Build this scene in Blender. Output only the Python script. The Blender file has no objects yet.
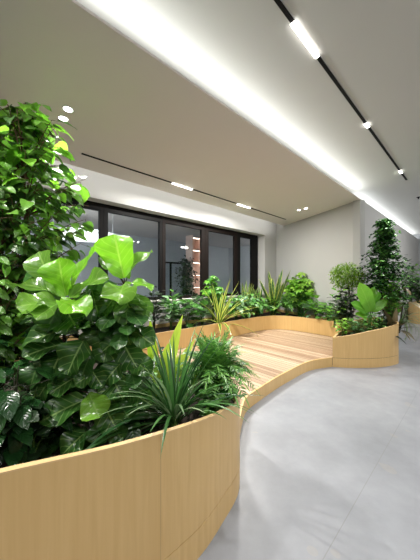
import bpy, bmesh, math, random
from mathutils import Vector, Matrix, noise
R = random.Random(7)
C = bpy.context.scene.collection
F, CX, HY, CH = 244.0, 210.0, 282.0, 1.5
TH = math.atan2(F, 270.0)                       # direction of the window wall in plan
D1 = Vector((math.cos(TH), math.sin(TH), 0)); N1 = Vector((-math.sin(TH), math.cos(TH), 0))
UP = Vector((0, 0, 1))
def P(px, py, d): return Vector(((px-CX)/F*d, d, CH+(HY-py)/F*d))
def so(s, o, z=0): v = D1*s + N1*o; return Vector((v.x, v.y, z))
def lin(px, o):                                  # plan point on the wall-parallel line at offset o
    k = (px-CX)/F; d = o/(N1.x*k+N1.y); return Vector((k*d, d, 0))
def s_of(px, o): return lin(px, o).dot(D1)

# ------------------------------------------------------------------ objects
def tag(o, label=None, cat=None, group=None, kind=None):
    if label: o['label'] = label
    if cat: o['category'] = cat
    if group: o['group'] = group
    if kind: o['kind'] = kind
    return o
def thing(name, label, cat, loc, group=None):
    o = bpy.data.objects.new(name, None); C.objects.link(o); o.location = loc; o.empty_display_size = .05
    return tag(o, label, cat, group)
class MB:
    def __init__(s): s.v = []; s.f = []; s.uv = []; s.t = []
    def add(s, vs, fs, uvs=None, tone=0.5):
        b = len(s.v); s.v += [tuple(v) for v in vs]; s.f += [tuple(b+i for i in f) for f in fs]
        s.uv += (uvs if uvs else [(0, 0)]*len(vs)); s.t += [tone]*len(vs)
    def build(s, name, mat, parent=None, smooth=False, rel=True):
        me = bpy.data.meshes.new(name)
        org = Vector(parent.matrix_basis.translation) if (parent is not None and rel) else Vector((0, 0, 0))
        if parent is not None and parent.parent is not None: org = org + parent.parent.matrix_basis.translation
        me.from_pydata([tuple(Vector(v)-org) for v in s.v], [], s.f)
        ul = me.uv_layers.new(name='UVMap')
        for l in me.loops: ul.data[l.index].uv = s.uv[l.vertex_index]
        at = me.attributes.new('tone', 'FLOAT', 'POINT'); at.data.foreach_set('value', s.t)
        if smooth: me.polygons.foreach_set('use_smooth', [True]*len(me.polygons))
        me.materials.append(mat); me.update()
        o = bpy.data.objects.new(name, me); C.objects.link(o)
        if parent is not None: o.parent = parent
        return o
    def box(s, a, b, z0, z1, w0, w1, org=None):   # in wall frame: s from a..b, o from w0..w1
        vs = [so(x, y, z) for z in (z0, z1) for x, y in ((a, w0), (b, w0), (b, w1), (a, w1))]
        s.add(vs, [(0, 3, 2, 1), (4, 5, 6, 7), (0, 1, 5, 4), (1, 2, 6, 5), (2, 3, 7, 6), (3, 0, 4, 7)],
              [(v.dot(D1), v.z) for v in vs])
    def prism(s, poly, z0, z1):
        n = len(poly); vs = [Vector((p[0], p[1], z0)) for p in poly]+[Vector((p[0], p[1], z1)) for p in poly]
        area = sum(poly[i][0]*poly[(i+1) % n][1]-poly[(i+1) % n][0]*poly[i][1] for i in range(n))
        fs = [tuple(range(n-1, -1, -1)), tuple(range(n, 2*n))]+[(i, (i+1) % n, n+(i+1) % n, n+i) for i in range(n)]
        if area < 0: fs = [tuple(reversed(f)) for f in fs]
        s.add(vs, fs, [(v.x+v.y, v.z) for v in vs])
    def tube(s, pts, r0, r1=None, n=6, tone=.5):
        r1 = r0 if r1 is None else r1; vs = []; m = len(pts)
        for i, p in enumerate(pts):
            p = Vector(p); a = Vector(pts[max(i-1, 0)]); b = Vector(pts[min(i+1, m-1)])
            d = (b-a).normalized() if (b-a).length > 1e-9 else UP
            x = d.cross(Vector((.3, .9, .2))).normalized(); y = d.cross(x); r = r0+(r1-r0)*i/(m-1)
            for k in range(n):
                t = 2*math.pi*k/n; vs.append(p+x*(math.cos(t)*r)+y*(math.sin(t)*r))
        fs = [(i*n+k, i*n+(k+1) % n, (i+1)*n+(k+1) % n, (i+1)*n+k) for i in range(m-1) for k in range(n)]
        fs += [tuple(range(n-1, -1, -1)), tuple((m-1)*n+k for k in range(n))]
        s.add(vs, fs, [(0.5, i/(m-1)) for i in range(m) for _ in range(n)], tone)
    def disc(s, c, r, h, n=32):
        vs = [Vector((c[0]+r*math.cos(2*math.pi*k/n), c[1]+r*math.sin(2*math.pi*k/n), c[2]+z)) for z in (0, h) for k in range(n)]
        s.add(vs, [tuple(range(n-1, -1, -1)), tuple(range(n, 2*n))]+[(k, (k+1) % n, n+(k+1) % n, n+k) for k in range(n)])
    def ring(s, c, r0, r1, h, n=40):
        vs = [Vector((c[0]+r*math.cos(2*math.pi*k/n), c[1]+r*math.sin(2*math.pi*k/n), c[2]+z)) for (r, z) in ((r0, 0), (r1, 0), (r1, h), (r0, h)) for k in range(n)]
        s.add(vs, [(q*n+k, q*n+(k+1) % n, ((q+1) % 4)*n+(k+1) % n, ((q+1) % 4)*n+k) for q in range(4) for k in range(n)])

# ------------------------------------------------------------------ materials
def lincol(c): return tuple(((x/255)/12.92 if x/255 < .04045 else ((x/255+.055)/1.055)**2.4) for x in c)+(1,)
def newmat(name):
    m = bpy.data.materials.new(name); m.use_nodes = True; nt = m.node_tree
    return m, nt, nt.nodes['Principled BSDF'], nt.nodes['Material Output']
def N(nt, t, **k):
    n = nt.nodes.new(t)
    for a, b in k.items():
        if hasattr(n, a): setattr(n, a, b)
        else: n.inputs[a.replace('_', ' ')].default_value = b
    return n
def math_(nt, op, a, b=None, c=None, clamp=False):
    n = nt.nodes.new('ShaderNodeMath'); n.operation = op; n.use_clamp = clamp
    for i, x in enumerate((a, b, c)):
        if x is None: continue
        if isinstance(x, (int, float)): n.inputs[i].default_value = x
        else: nt.links.new(x, n.inputs[i])
    return n.outputs[0]
def mixc(nt, f, a, b):
    n = nt.nodes.new('ShaderNodeMix'); n.data_type = 'RGBA'
    for i, x in ((0, f), (6, a), (7, b)):
        if isinstance(x, (int, float, tuple)): n.inputs[i].default_value = x
        else: nt.links.new(x, n.inputs[i])
    return n.outputs[2]
def plain(name, col, rough=.6, metal=0, var=.04, scale=3, bump=0.0):
    m, nt, b, o = newmat(name); b.inputs['Roughness'].default_value = rough; b.inputs['Metallic'].default_value = metal
    tc = N(nt, 'ShaderNodeNewGeometry'); nz = N(nt, 'ShaderNodeTexNoise', Scale=scale, Detail=4.0)
    nt.links.new(tc.outputs['Position'], nz.inputs['Vector'])
    c = lincol(col); d = tuple(x*(1-var*3) for x in c[:3])+(1,)
    nt.links.new(mixc(nt, nz.outputs[0], d, tuple(min(1, x*(1+var)) for x in c[:3])+(1,)), b.inputs['Base Color'])
    if bump:
        bp = N(nt, 'ShaderNodeBump', Strength=bump, Distance=.01); nt.links.new(nz.outputs[0], bp.inputs['Height']); nt.links.new(bp.outputs[0], b.inputs['Normal'])
    return m
def emis(name, col, st):
    m, nt, b, o = newmat(name); b.inputs['Base Color'].default_value = (.8, .8, .8, 1)
    b.inputs['Emission Color'].default_value = col+(1,) if len(col) == 3 else col; b.inputs['Emission Strength'].default_value = st
    return m
def oak(name, light, dark, panel=0.0, along=False):
    m, nt, b, o = newmat(name); b.inputs['Roughness'].default_value = .42
    uv = N(nt, 'ShaderNodeUVMap'); mp = N(nt, 'ShaderNodeMapping'); mp.inputs['Scale'].default_value = (38, 1.6, 1) if not along else (1.6, 38, 1)
    nt.links.new(uv.outputs[0], mp.inputs[0]); nz = N(nt, 'ShaderNodeTexNoise', Scale=1.0, Detail=5.0, Distortion=.6)
    nt.links.new(mp.outputs[0], nz.inputs['Vector'])
    col = mixc(nt, nz.outputs[0], lincol(dark), lincol(light))
    n2 = N(nt, 'ShaderNodeTexNoise', Scale=140.0, Detail=2.0); mp2 = N(nt, 'ShaderNodeMapping'); mp2.inputs['Scale'].default_value = (1, .05, 1) if not along else (.05, 1, 1)
    nt.links.new(uv.outputs[0], mp2.inputs[0]); nt.links.new(mp2.outputs[0], n2.inputs['Vector'])
    col = mixc(nt, math_(nt, 'MULTIPLY', n2.outputs[0], .25), col, lincol(dark))
    if panel:
        sx = N(nt, 'ShaderNodeSeparateXYZ'); nt.links.new(uv.outputs[0], sx.inputs[0])
        q = math_(nt, 'DIVIDE', sx.outputs[0], panel); fl = math_(nt, 'FLOOR', q); fr = math_(nt, 'FRACT', q)
        wn = N(nt, 'ShaderNodeTexWhiteNoise', noise_dimensions='1D'); nt.links.new(fl, wn.inputs['W'])
        col = mixc(nt, math_(nt, 'MULTIPLY', wn.outputs[0], .22), col, lincol(dark))
        seam = math_(nt, 'LESS_THAN', fr, .0035/panel)
        col = mixc(nt, math_(nt, 'MULTIPLY', seam, .35), col, lincol((90, 66, 40)))
    nt.links.new(col, b.inputs['Base Color'])
    bp = N(nt, 'ShaderNodeBump', Strength=.08, Distance=.002); nt.links.new(nz.outputs[0], bp.inputs['Height']); nt.links.new(bp.outputs[0], b.inputs['Normal'])
    return m
def leafmat(name, dark, light, vein=None, rough=.34, edge=None, ew=.6, vk=9, trans=.28, band=None, vs=.55):
    m, nt, b, out = newmat(name); b.inputs['Roughness'].default_value = rough
    b.inputs['Specular IOR Level'].default_value = .55
    uv = N(nt, 'ShaderNodeUVMap'); sx = N(nt, 'ShaderNodeSeparateXYZ'); nt.links.new(uv.outputs[0], sx.inputs[0])
    at = N(nt, 'ShaderNodeAttribute', attribute_name='tone')
    u = math_(nt, 'ABSOLUTE', math_(nt, 'MULTIPLY_ADD', sx.outputs[0], 2.0, -1.0))
    geo = N(nt, 'ShaderNodeNewGeometry'); nz = N(nt, 'ShaderNodeTexNoise', Scale=22.0, Detail=3.0); nt.links.new(geo.outputs['Position'], nz.inputs['Vector'])
    t = math_(nt, 'MULTIPLY_ADD', nz.outputs[0], .3, math_(nt, 'SUBTRACT', at.outputs['Fac'], .15), clamp=True)
    col = mixc(nt, t, lincol(dark), lincol(light))
    if edge:
        e = math_(nt, 'GREATER_THAN', math_(nt, 'MULTIPLY_ADD', nz.outputs[0], .25, u), ew+.12)
        col = mixc(nt, e, col, lincol(edge))
    if band:
        wv = math_(nt, 'SINE', math_(nt, 'MULTIPLY_ADD', sx.outputs[1], 70.0, math_(nt, 'MULTIPLY', nz.outputs[0], 14.0)))
        col = mixc(nt, math_(nt, 'MULTIPLY', math_(nt, 'GREATER_THAN', wv, .2), .5), col, lincol(band))
    if vein:
        mid = math_(nt, 'LESS_THAN', u, .055)
        ph = math_(nt, 'FRACT', math_(nt, 'MULTIPLY', math_(nt, 'SUBTRACT', sx.outputs[1], math_(nt, 'MULTIPLY', u, .28)), float(vk)))
        sv = math_(nt, 'LESS_THAN', ph, .11)
        v = math_(nt, 'MAXIMUM', mid, math_(nt, 'MULTIPLY', sv, .6))
        col = mixc(nt, math_(nt, 'MULTIPLY', v, vs), col, lincol(vein))
        hb = math_(nt, 'PINGPONG', ph, .5)
        bp = N(nt, 'ShaderNodeBump', Strength=.35, Distance=.006); nt.links.new(hb, bp.inputs['Height']); nt.links.new(bp.outputs[0], b.inputs['Normal'])
    nt.links.new(col, b.inputs['Base Color'])
    tr = N(nt, 'ShaderNodeBsdfTranslucent'); hs = N(nt, 'ShaderNodeHueSaturation', Saturation=1.0, Value=1.35)
    nt.links.new(col, hs.inputs['Color']); nt.links.new(hs.outputs[0], tr.inputs['Color'])
    mx = N(nt, 'ShaderNodeMixShader'); mx.inputs[0].default_value = trans
    nt.links.new(b.outputs[0], mx.inputs[1]); nt.links.new(tr.outputs[0], mx.inputs[2]); nt.links.new(mx.outputs[0], out.inputs['Surface'])
    return m

M = {}
M['paint'] = plain('wall_paint', (184, 184, 182), .8, var=.01)
M['ceil'] = plain('ceiling_paint', (226, 218, 213), .85, var=.008)
M['ceil2'] = plain('raised_ceiling_paint', (202, 202, 198), .85, var=.008)
M['black'] = plain('black_aluminium', (12, 11, 11), .55, var=.05)
M['brownblack'] = plain('dark_bronze', (22, 16, 14), .55, var=.05)
for k_ in ('black', 'brownblack'): M[k_].node_tree.nodes['Principled BSDF'].inputs['Specular IOR Level'].default_value = .12
M['sill'] = plain('sill_stone', (196, 192, 184), .5, var=.03)
M['soil'] = plain('potting_soil', (44, 32, 22), .95, var=.2, scale=60, bump=.9)
M['bark'] = plain('bark', (96, 70, 46), .85, var=.18, scale=50, bump=.6)
M['darkbark'] = plain('dark_bark', (62, 48, 34), .85, var=.18, scale=50, bump=.6)
M['stem'] = plain('green_stem', (78, 110, 44), .5, var=.12, scale=30)
M['darkstem'] = plain('dark_stem', (44, 46, 26), .6, var=.12, scale=30)
M['white'] = plain('white_trim', (225, 225, 225), .5, var=.01)
M['grey'] = plain('grey_wall', (186, 189, 192), .8, var=.03)
M['lamp'] = emis('lamp_diffuser', (1, .97, .92), 14)
M['lamp_cold'] = emis('round_lamp_diffuser', (1, .98, .96), 3.2)
M['shelf_glow'] = emis('warm_shelf_light', (1, .78, .64), 7)
M['copper'] = plain('copper_shelf_panel', (232, 204, 190), .4, metal=.1, var=.05)
M['oak'] = oak('oak_veneer', (228, 196, 138), (198, 160, 100), panel=1.4)
M['oakrim'] = oak('oak_rim', (230, 200, 150), (204, 168, 116), along=True)
def floor_mat():
    m, nt, b, o = newmat('honed_stone'); g = N(nt, 'ShaderNodeNewGeometry')
    n1 = N(nt, 'ShaderNodeTexNoise', Scale=1.6, Detail=9.0, Roughness=.68); n2 = N(nt, 'ShaderNodeTexNoise', Scale=9.0, Detail=6.0)
    for n in (n1, n2): nt.links.new(g.outputs['Position'], n.inputs['Vector'])
    c = mixc(nt, n1.outputs[0], lincol((104, 107, 113)), lincol((168, 171, 177)))
    c = mixc(nt, math_(nt, 'MULTIPLY', n2.outputs[0], .35), c, lincol((126, 127, 130)))
    ts = N(nt, 'ShaderNodeTexNoise', Scale=2.3, Detail=2.0); nt.links.new(g.outputs['Position'], ts.inputs['Vector'])
    st = math_(nt, 'MULTIPLY', math_(nt, 'GREATER_THAN', ts.outputs[0], .68), .12)
    c = mixc(nt, st, c, lincol((176, 160, 130)))
    sp = N(nt, 'ShaderNodeSeparateXYZ'); nt.links.new(g.outputs['Position'], sp.inputs[0])
    o_ = math_(nt, 'ADD', math_(nt, 'MULTIPLY', sp.outputs[0], N1.x), math_(nt, 'MULTIPLY', sp.outputs[1], N1.y))
    s_ = math_(nt, 'ADD', math_(nt, 'MULTIPLY', sp.outputs[0], D1.x), math_(nt, 'MULTIPLY', sp.outputs[1], D1.y))
    def seam(x, off, per, w): return math_(nt, 'LESS_THAN', math_(nt, 'FRACT', math_(nt, 'DIVIDE', math_(nt, 'ADD', x, off), per)), w/per)
    se = math_(nt, 'MAXIMUM', seam(o_, 12-.567, 1.5, .005), seam(s_, 24.8, 6.0, .003))
    c = mixc(nt, math_(nt, 'MULTIPLY', se, .4), c, lincol((112, 111, 108)))
    nt.links.new(c, b.inputs['Base Color'])
    nt.links.new(math_(nt, 'MULTIPLY_ADD', n2.outputs[0], .2, .3), b.inputs['Roughness'])
    return m
M['floor'] = floor_mat()
def deck_mat():
    m, nt, b, o = newmat('deck_timber'); b.inputs['Roughness'].default_value = .5
    at = N(nt, 'ShaderNodeAttribute', attribute_name='tone'); uv = N(nt, 'ShaderNodeUVMap')
    mp = N(nt, 'ShaderNodeMapping'); mp.inputs['Scale'].default_value = (2.2, 45, 1); nt.links.new(uv.outputs[0], mp.inputs[0])
    nz = N(nt, 'ShaderNodeTexNoise', Scale=1.0, Detail=5.0, Distortion=.8); nt.links.new(mp.outputs[0], nz.inputs['Vector'])
    c = mixc(nt, at.outputs['Fac'], lincol((152, 124, 98)), lincol((210, 190, 162)))
    c = mixc(nt, math_(nt, 'MULTIPLY', nz.outputs[0], .5), c, lincol((140, 102, 72)))
    nt.links.new(c, b.inputs['Base Color']); return m
M['deck'] = deck_mat()
def glass_mat():
    m, nt, b, o = newmat('window_glass'); nt.nodes.remove(b)
    t = N(nt, 'ShaderNodeBsdfTransparent'); t.inputs[0].default_value = (.88, .91, .92, 1)
    g = N(nt, 'ShaderNodeBsdfGlossy', Roughness=.01); g.inputs[0].default_value = (1, 1, 1, 1)
    fr = N(nt, 'ShaderNodeFresnel', IOR=1.45); mx = N(nt, 'ShaderNodeMixShader')
    ge = N(nt, 'ShaderNodeNewGeometry'); nt.links.new(math_(nt, 'MULTIPLY', fr.outputs[0], math_(nt, 'SUBTRACT', 1.0, ge.outputs['Backfacing']), clamp=True), mx.inputs[0])
    nt.links.new(t.outputs[0], mx.inputs[1]); nt.links.new(g.outputs[0], mx.inputs[2]); nt.links.new(mx.outputs[0], o.inputs['Surface']); return m
M['glass'] = glass_mat()

# ------------------------------------------------------------------ room shell
HS, HR = 3.41, 3.66           # soffit and raised ceiling heights
OL, OC, OW = 1.86, 4.47, 4.89 # lip, cove edge and window wall offsets
OWIN = 5.16
S0, S1 = -6.0, 14.4
def struct(name, mb, mat): return tag(mb.build(name, mat), kind='structure')
b = MB(); b.box(S0-.3, S1+.3, -.1, 0, -4.3, 10.6); struct('floor', b, M['floor'])
cor = Vector((2.364, 8.72)); cw = Vector((3.44, 5.75))       # back wall corners
# soffit: polygon so that it stops at the oblique back wall
bd = (cw-cor).normalized(); bn = Vector((bd.y, -bd.x))
def onback(o):  # point of back wall line at offset o
    n = Vector((N1.x, N1.y)); t = (o-n.dot(cor))/n.dot(bd); return cor+bd*t
cw = onback(OL)
a0, a1 = so(S0, OL), so(S0, OC); b0, b1 = onback(OL), onback(OC)
b = MB(); b.prism([(a0.x, a0.y), (b0.x, b0.y), (b1.x, b1.y), (a1.x, a1.y)], HS, HS+.02)
struct('ceiling_soffit', b, M['ceil'])
b = MB(); b.box(S0-.3, S1+.3, HR, HR+.1, -4.3, OWIN+.1); struct('ceiling', b, M['ceil2'])
# window wall with reveal: below, above, right, left
sR = s_of(264.8, OW); sRw = s_of(257, OWIN); HB, HT = 1.06, 3.09; sc = so(0, 0); scor = Vector((cor.x, cor.y, 0)).dot(D1)
b = MB(); b.box(S0, scor+.15, 0, HB, OW, OWIN+.1); b.box(S0, scor+.15, HT, HR, OW, OWIN+.1); b.box(sR, scor+.15, HB, HT, OW, OWIN+.1)
struct('wall_windows', b, M['paint'])
b = MB(); b.box(S0, sR, HB, HB+.02, OW-.03, OWIN+.05); struct('trim_2', b, M['sill'])
e = bn*.15
if e.dot(Vector((0, 1))) < 0: e = -e
b = MB(); b.prism([tuple(cor), tuple(cw), tuple(cw+e), tuple(cor+e+Vector((.05, .0)))], 0, HS)
kk = onback(OC-.25); b.prism([tuple(cor), tuple(kk), tuple(kk+e), tuple(cor+e+Vector((.05, .0)))], HS, HR); struct('wall_back', b, M['paint'])
scw = Vector((cw.x, cw.y, 0)).dot(D1)
b = MB(); b.box(scw+.0, S1, 0, HS+.02, OL, OL+.15); struct('wall_corridor', b, M['paint'])
b = MB(); b.box(S0, S1, HS+.02, HR, OL+.5, OL+.6); struct('wall_recess', b, M['paint'])
b = MB(); b.box(S1, S1+.15, 0, HR, -4.3, OWIN); struct('wall_far', b, M['grey'])
b = MB(); b.box(S0-.3, S1, 0, HR, -4.3, -4.15); struct('wall_right', b, M['paint'])
b = MB(); b.box(S0-.15, S0, 0, HR, -4.15, OWIN); struct('wall_left', b, M['paint'])
# glazed door in the far wall
b = MB()
for a, c, z0, z1 in ((.1, .18, 0, 3.0), (1.2, 1.28, 0, 3.0), (.1, 1.28, 3.0, 3.1), (.1, 1.28, 0, .08)): b.box(S1-.06, S1-.005, z0, z1, a, c)
d = tag(b.build('door_1', M['black']), kind='structure')
b = MB(); b.box(S1-.04, S1-.03, .08, 3.0, .18, 1.2); b.build('door_pane', M['glass'], d)

# windows
edges = [(-60, 43), (48, 99), (107.6, 159), (165, 201), (208, 234), (239.6, 251)]
fr_edges = []
for i, (l, r) in enumerate(edges):
    L0 = S0+.05 if i == 0 else (s_of(edges[i-1][1], OWIN)+s_of(l, OWIN))/2
    R0 = sRw if i == len(edges)-1 else (s_of(r, OWIN)+s_of(edges[i+1][0], OWIN))/2
    pl = s_of(l, OWIN) if i else S0+.2; pr = s_of(r, OWIN)
    b = MB(); g = .003
    b.box(L0+g, pl, HB+.02, HT, OWIN-.03, OWIN+.05); b.box(pr, R0-g, HB+.02, HT, OWIN-.03, OWIN+.05)
    b.box(pl, pr, HB+.02, 1.15, OWIN-.03, OWIN+.05); b.box(pl, pr, 2.94, HT, OWIN-.03, OWIN+.05)
    w = tag(b.build('window_%d' % (i+1), M['brownblack' if i in (3, 4) else 'black']), kind='structure')
    b = MB(); b.box(pl, pr, 1.15, 2.94, OWIN+.005, OWIN+.015); b.build('window_pane', M['glass'], w)

# ------------------------------------------------------------------ neighbouring room seen through the glass
OB = 9.5
b = MB(); b.box(S0, 10, 0, 3.5, OB, OB+.1); struct('wall_neighbour', b, M['grey'])
b = MB(); b.box(10, 10.1, 0, 3.5, OWIN+.12, OB); struct('wall_neighbour_right', b, M['grey'])
b = MB(); b.box(S0-.1, S0, 0, 3.5, OWIN+.12, OB); struct('wall_neighbour_left', b, M['grey'])
b = MB(); b.box(S0, 10, 3.4, 3.5, OWIN+.12, OB); struct('ceiling_neighbour', b, M['ceil'])
# round pendant lamp
q = lin(84, 7.4)
t = thing('round_ceiling_lamp', 'large round white ceiling lamp glowing behind the leftmost window panes', 'lamp', (q.x, q.y, 2.75))
b = MB(); b.disc((q.x, q.y, 2.75), .85, .03); b.build('diffuser', M['lamp_cold'], t)
b = MB(); b.ring((q.x, q.y, 2.745), .85, .89, .08); b.disc((q.x, q.y, 2.785), .85, .03); b.build('housing', M['white'], t)
for k in range(3):
    b = MB(); a = k*2.09; p = Vector((q.x+.8*math.cos(a), q.y+.8*math.sin(a), 0)); b.tube([p+UP*2.8, p+UP*3.4], .004); b.build('cable', M['grey'], t)
# lit copper shelf tower
oq = 6.9; sa, sb = s_of(192.5, oq), s_of(201.5, oq)
t = thing('lit_shelf_unit', 'tall copper coloured shelf tower with warm lit shelves behind the window', 'shelf unit', so((sa+sb)/2, oq))
b = MB(); b.box(sa, sb, 0, 3.2, oq+.36, oq+.4); b.build('back_panel', M['copper'], t)
for k, (x0, x1) in enumerate(((sa, sa+.03), (sb-.03, sb))):
    b = MB(); b.box(x0, x1, 0, 3.2, oq, oq+.36); b.build('side_panel', M['copper'], t)
for z in (.4, .85, 1.3, 1.75, 2.2, 2.65, 3.1):
    b = MB(); b.box(sa+.03, sb-.03, z, z+.03, oq, oq+.36); sh = b.build('shelf', M['copper'], t)
    b = MB(); b.box(sa+.05, sb-.05, z-.012, z, oq+.05, oq+.12); b.build('light_strip', M['shelf_glow'], sh)
# black glass partition
oq = 7.6; s0, s1 = s_of(160, oq), s_of(196, oq)
t = thing('glass_partition', 'low black framed glass partition in the room behind the windows', 'partition', so((s0+s1)/2, oq))
b = MB(); b.box(s0, s1, 2.18, 2.24, oq, oq+.05); b.box(s0, s1, 0, .08, oq, oq+.05)
for px in (160, 171, 184, 196): s = s_of(px, oq); b.box(s-.03, s+.03, .08, 2.18, oq, oq+.05)
b.build('frame', M['black'], t)
b = MB(); b.box(s0+.03, s1-.03, .08, 2.18, oq+.02, oq+.03); b.build('pane', M['glass'], t)

# ------------------------------------------------------------------ curves
def cr(pts, n=8, closed=False):
    out = []; m = len(pts); rng = range(m) if closed else range(m-1)
    for i in rng:
        g = (lambda k: Vector(pts[k % m])) if closed else (lambda k: Vector(pts[min(max(k, 0), m-1)]))
        p0, p1, p2, p3 = g(i-1), g(i), g(i+1), g(i+2)
        for k in range(n):
            t = k/n; out.append(.5*((2*p1)+(p2-p0)*t+(2*p0-5*p1+4*p2-p3)*t*t+(3*p1-p0-3*p2+p3)*t**3))
    if not closed: out.append(Vector(pts[-1]))
    return out
# control points (x, y, rim height)
front_left = [(-3.1, .52, 1.0), (-2.2, .42, 1.0), (-1.4, .50, .95), (-.9, .68, .90), (-.62, .84, .865), (-.35, 1.06, .80), (-.065, 1.317, .745), (.095, 1.538, .69), (.20, 1.72, .645), (.235, 1.90, .61)]
tip_back = [(.222, 2.02, .585), (.10, 2.25, .57), (-.25, 2.62, .58), (-.8, 2.95, .57), (-1.6, 3.12, .56), (-2.4, 3.05, .56), (-3.1, 2.8, .56)]
left_curve = cr(front_left+tip_back, 8)
back_front = [(-3.0, 3.0), (-2.3, 3.42), (-1.55, 3.98), (-1.0, 4.5), (-.4, 5.05), (.23, 5.64), (.85, 6.25), (1.40, 6.72), (1.82, 6.88), (2.2, 6.80), (2.6, 6.42), (2.95, 5.96), (3.02, 5.6), (3.0, 5.3)]
back_curve = [Vector((p[0], p[1], .55)) for p in cr(back_front, 8)]
deck_front = [(.215, 1.97), (.229, 2.02), (.245, 2.12), (.285, 2.35), (.345, 2.6), (.43, 2.84), (.66, 3.12), (.973, 3.466), (1.25, 3.74), (1.6, 4.06), (1.87, 4.22), (2.16, 4.31)]
right_front = [(2.16, 4.31, .52), (2.45, 4.255, .57), (2.77, 4.26, .635), (3.05, 4.30, .68), (3.3, 4.39, .715), (3.5, 4.52, .74), (3.6, 4.72, .75), (3.64, 5.0, .75), (3.6, 5.3, .74), (3.5, 5.5, .70)]
def inset(poly, d):
    n = len(poly); out = []; ar = sum(poly[i].x*poly[(i+1) % n].y-poly[(i+1) % n].x*poly[i].y for i in range(n)); sg = 1 if ar > 0 else -1
    for i in range(n):
        a, p, c = poly[i-1], poly[i], poly[(i+1) % n]
        e1 = Vector((p.x-a.x, p.y-a.y)); e2 = Vector((c.x-p.x, c.y-p.y))
        e1 = e1.normalized() if e1.length > 1e-6 else e2.normalized(); e2 = e2.normalized() if e2.length > 1e-6 else e1
        m = (Vector((-e1.y, e1.x))+Vector((-e2.y, e2.x)))
        m = m.normalized()*sg/max(.5, m.length/2) if m.length > .1 else Vector((-e1.y, e1.x))*sg
        out.append(Vector((p.x+m.x*d, p.y+m.y*d, p.z if len(p) > 2 else 0)))
    return out
def clean(poly):
    out = []
    for p in poly:
        if not out or (Vector(p[:2])-Vector(out[-1][:2])).length > .004: out.append(Vector(p))
    if (out[0].xy-out[-1].xy).length < .004: out.pop()
    return out
SEAM = 0
def ringmesh(outer, inner, zo0, zo1, ztop=None):   # closed ring: lower z function, upper z function
    b = MB(); n = len(outer); L = SEAM; vs = []; uv = []
    for i in range(n+1):
        p, q = outer[i % n], inner[i % n]
        if i: L += (outer[i % n].xy-outer[i-1].xy).length
        z0, z1 = zo0(p), zo1(p)
        vs += [Vector((p.x, p.y, z0)), Vector((p.x, p.y, z1)), Vector((q.x, q.y, z1)), Vector((q.x, q.y, z0))]
        uv += [(L, z0), (L, z1), (L, z1+.03), (L, z0+.03)]
    fs = [(4*i+k, 4*i+4+k, 4*i+4+(k+1) % 4, 4*i+(k+1) % 4) for i in range(n) for k in range(4)]
    b.add(vs, fs, uv); return b
def planter(outline, label, soil_z, soil_label, c, panel_off=0):
    o = inset(clean(outline), .004)
    t = thing('curved_planter', label, 'planter', (c[0], c[1], 0), None)
    i1, i2 = inset(o, .022), inset(o, .012)
    ringmesh(o, i1, lambda p: .163, lambda p: p.z-.006).build('side_panel', M['oak'], t)
    ringmesh(o, i1, lambda p: 0.0, lambda p: .158).build('plinth', M['oak'], t)
    ringmesh(inset(o, .004), inset(o, .018), lambda p: .156, lambda p: .165).build('shadow_gap', M['black'], t)
    ringmesh(inset(o, -.001), inset(o, .023), lambda p: p.z-.006, lambda p: p.z).build('rim', M['oakrim'], t)
    b = MB(); ins = inset(o, .024); b.prism([(p.x, p.y) for p in ins], .2, soil_z)
    s = b.build('potting_soil', M['soil']); tag(s, soil_label, 'soil', kind='stuff')
    return t, o
wl = lambda s, o, z=.55: Vector((*so(s, o).xy, z))
_l = 0; _c = clean([Vector(p) for p in left_curve])
for _a, _b in zip(_c, _c[1:]):
    _l += (_b.xy-_a.xy).length
    if _b.y < 1.6 and _b.x > -1 and (_b.x/_b.y)*F+CX > 153: break
SEAM = 1.4*4-_l
PL, oL = planter([Vector(p) for p in left_curve], 'large curved oak planter in the foreground with a sloping rim, holding the fiddle leaf fig', .52, 'dark soil filling the foreground planter', (-1.2, 1.8))
SEAM = .3
bo = list(back_curve)
cwi = Vector((*(cw-bd*.02), 0)); off = -e.normalized()*.02
cb = onback(OL+.02); bo += [Vector((3.12, 5.32, .55)), Vector((*(Vector(cw)+off-bd*.35), .55)), Vector((*(cor+off-bd*-.15), .55)), wl(scor-.12, OW-.02), wl(s_of(-40, OW), OW-.02), Vector((-3.3, 3.3, .55))]
bo[len(back_curve)+3] = wl(scor-.12, OW-.02)
PB, oB = planter(bo, 'long low curved oak planter winding along the window wall behind the deck', .47, 'dark soil filling the planter under the windows', (0, 5.8))
rf = cr(right_front, 8)+[Vector((3.2, 5.45, .64)), Vector((3.06, 5.2, .60)), Vector((2.9, 5.05, .57)), Vector((2.5, 4.75, .53))]
PR, oR = planter(rf, 'rounded oak planter at the right end of the deck with rising rim', .47, 'dark soil filling the rounded right planter', (2.9, 4.8))
# far planter along the corridor
fo = [Vector(p)-N1*.3+D1*.1 for p in cr([(7.1, 9.25, .72), (7.2, 8.75, .74), (7.7, 8.7, .76), (8.3, 9.1, .78), (9.0, 9.8, .78), (9.1, 10.4, .76), (8.7, 10.55, .74), (7.8, 9.85, .72)], 6, True)]
PF, oF = planter(fo, 'distant small curved oak planter far right along the corridor', .66, 'dark soil filling the distant corridor planter', (8.1, 9.6))

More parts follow.
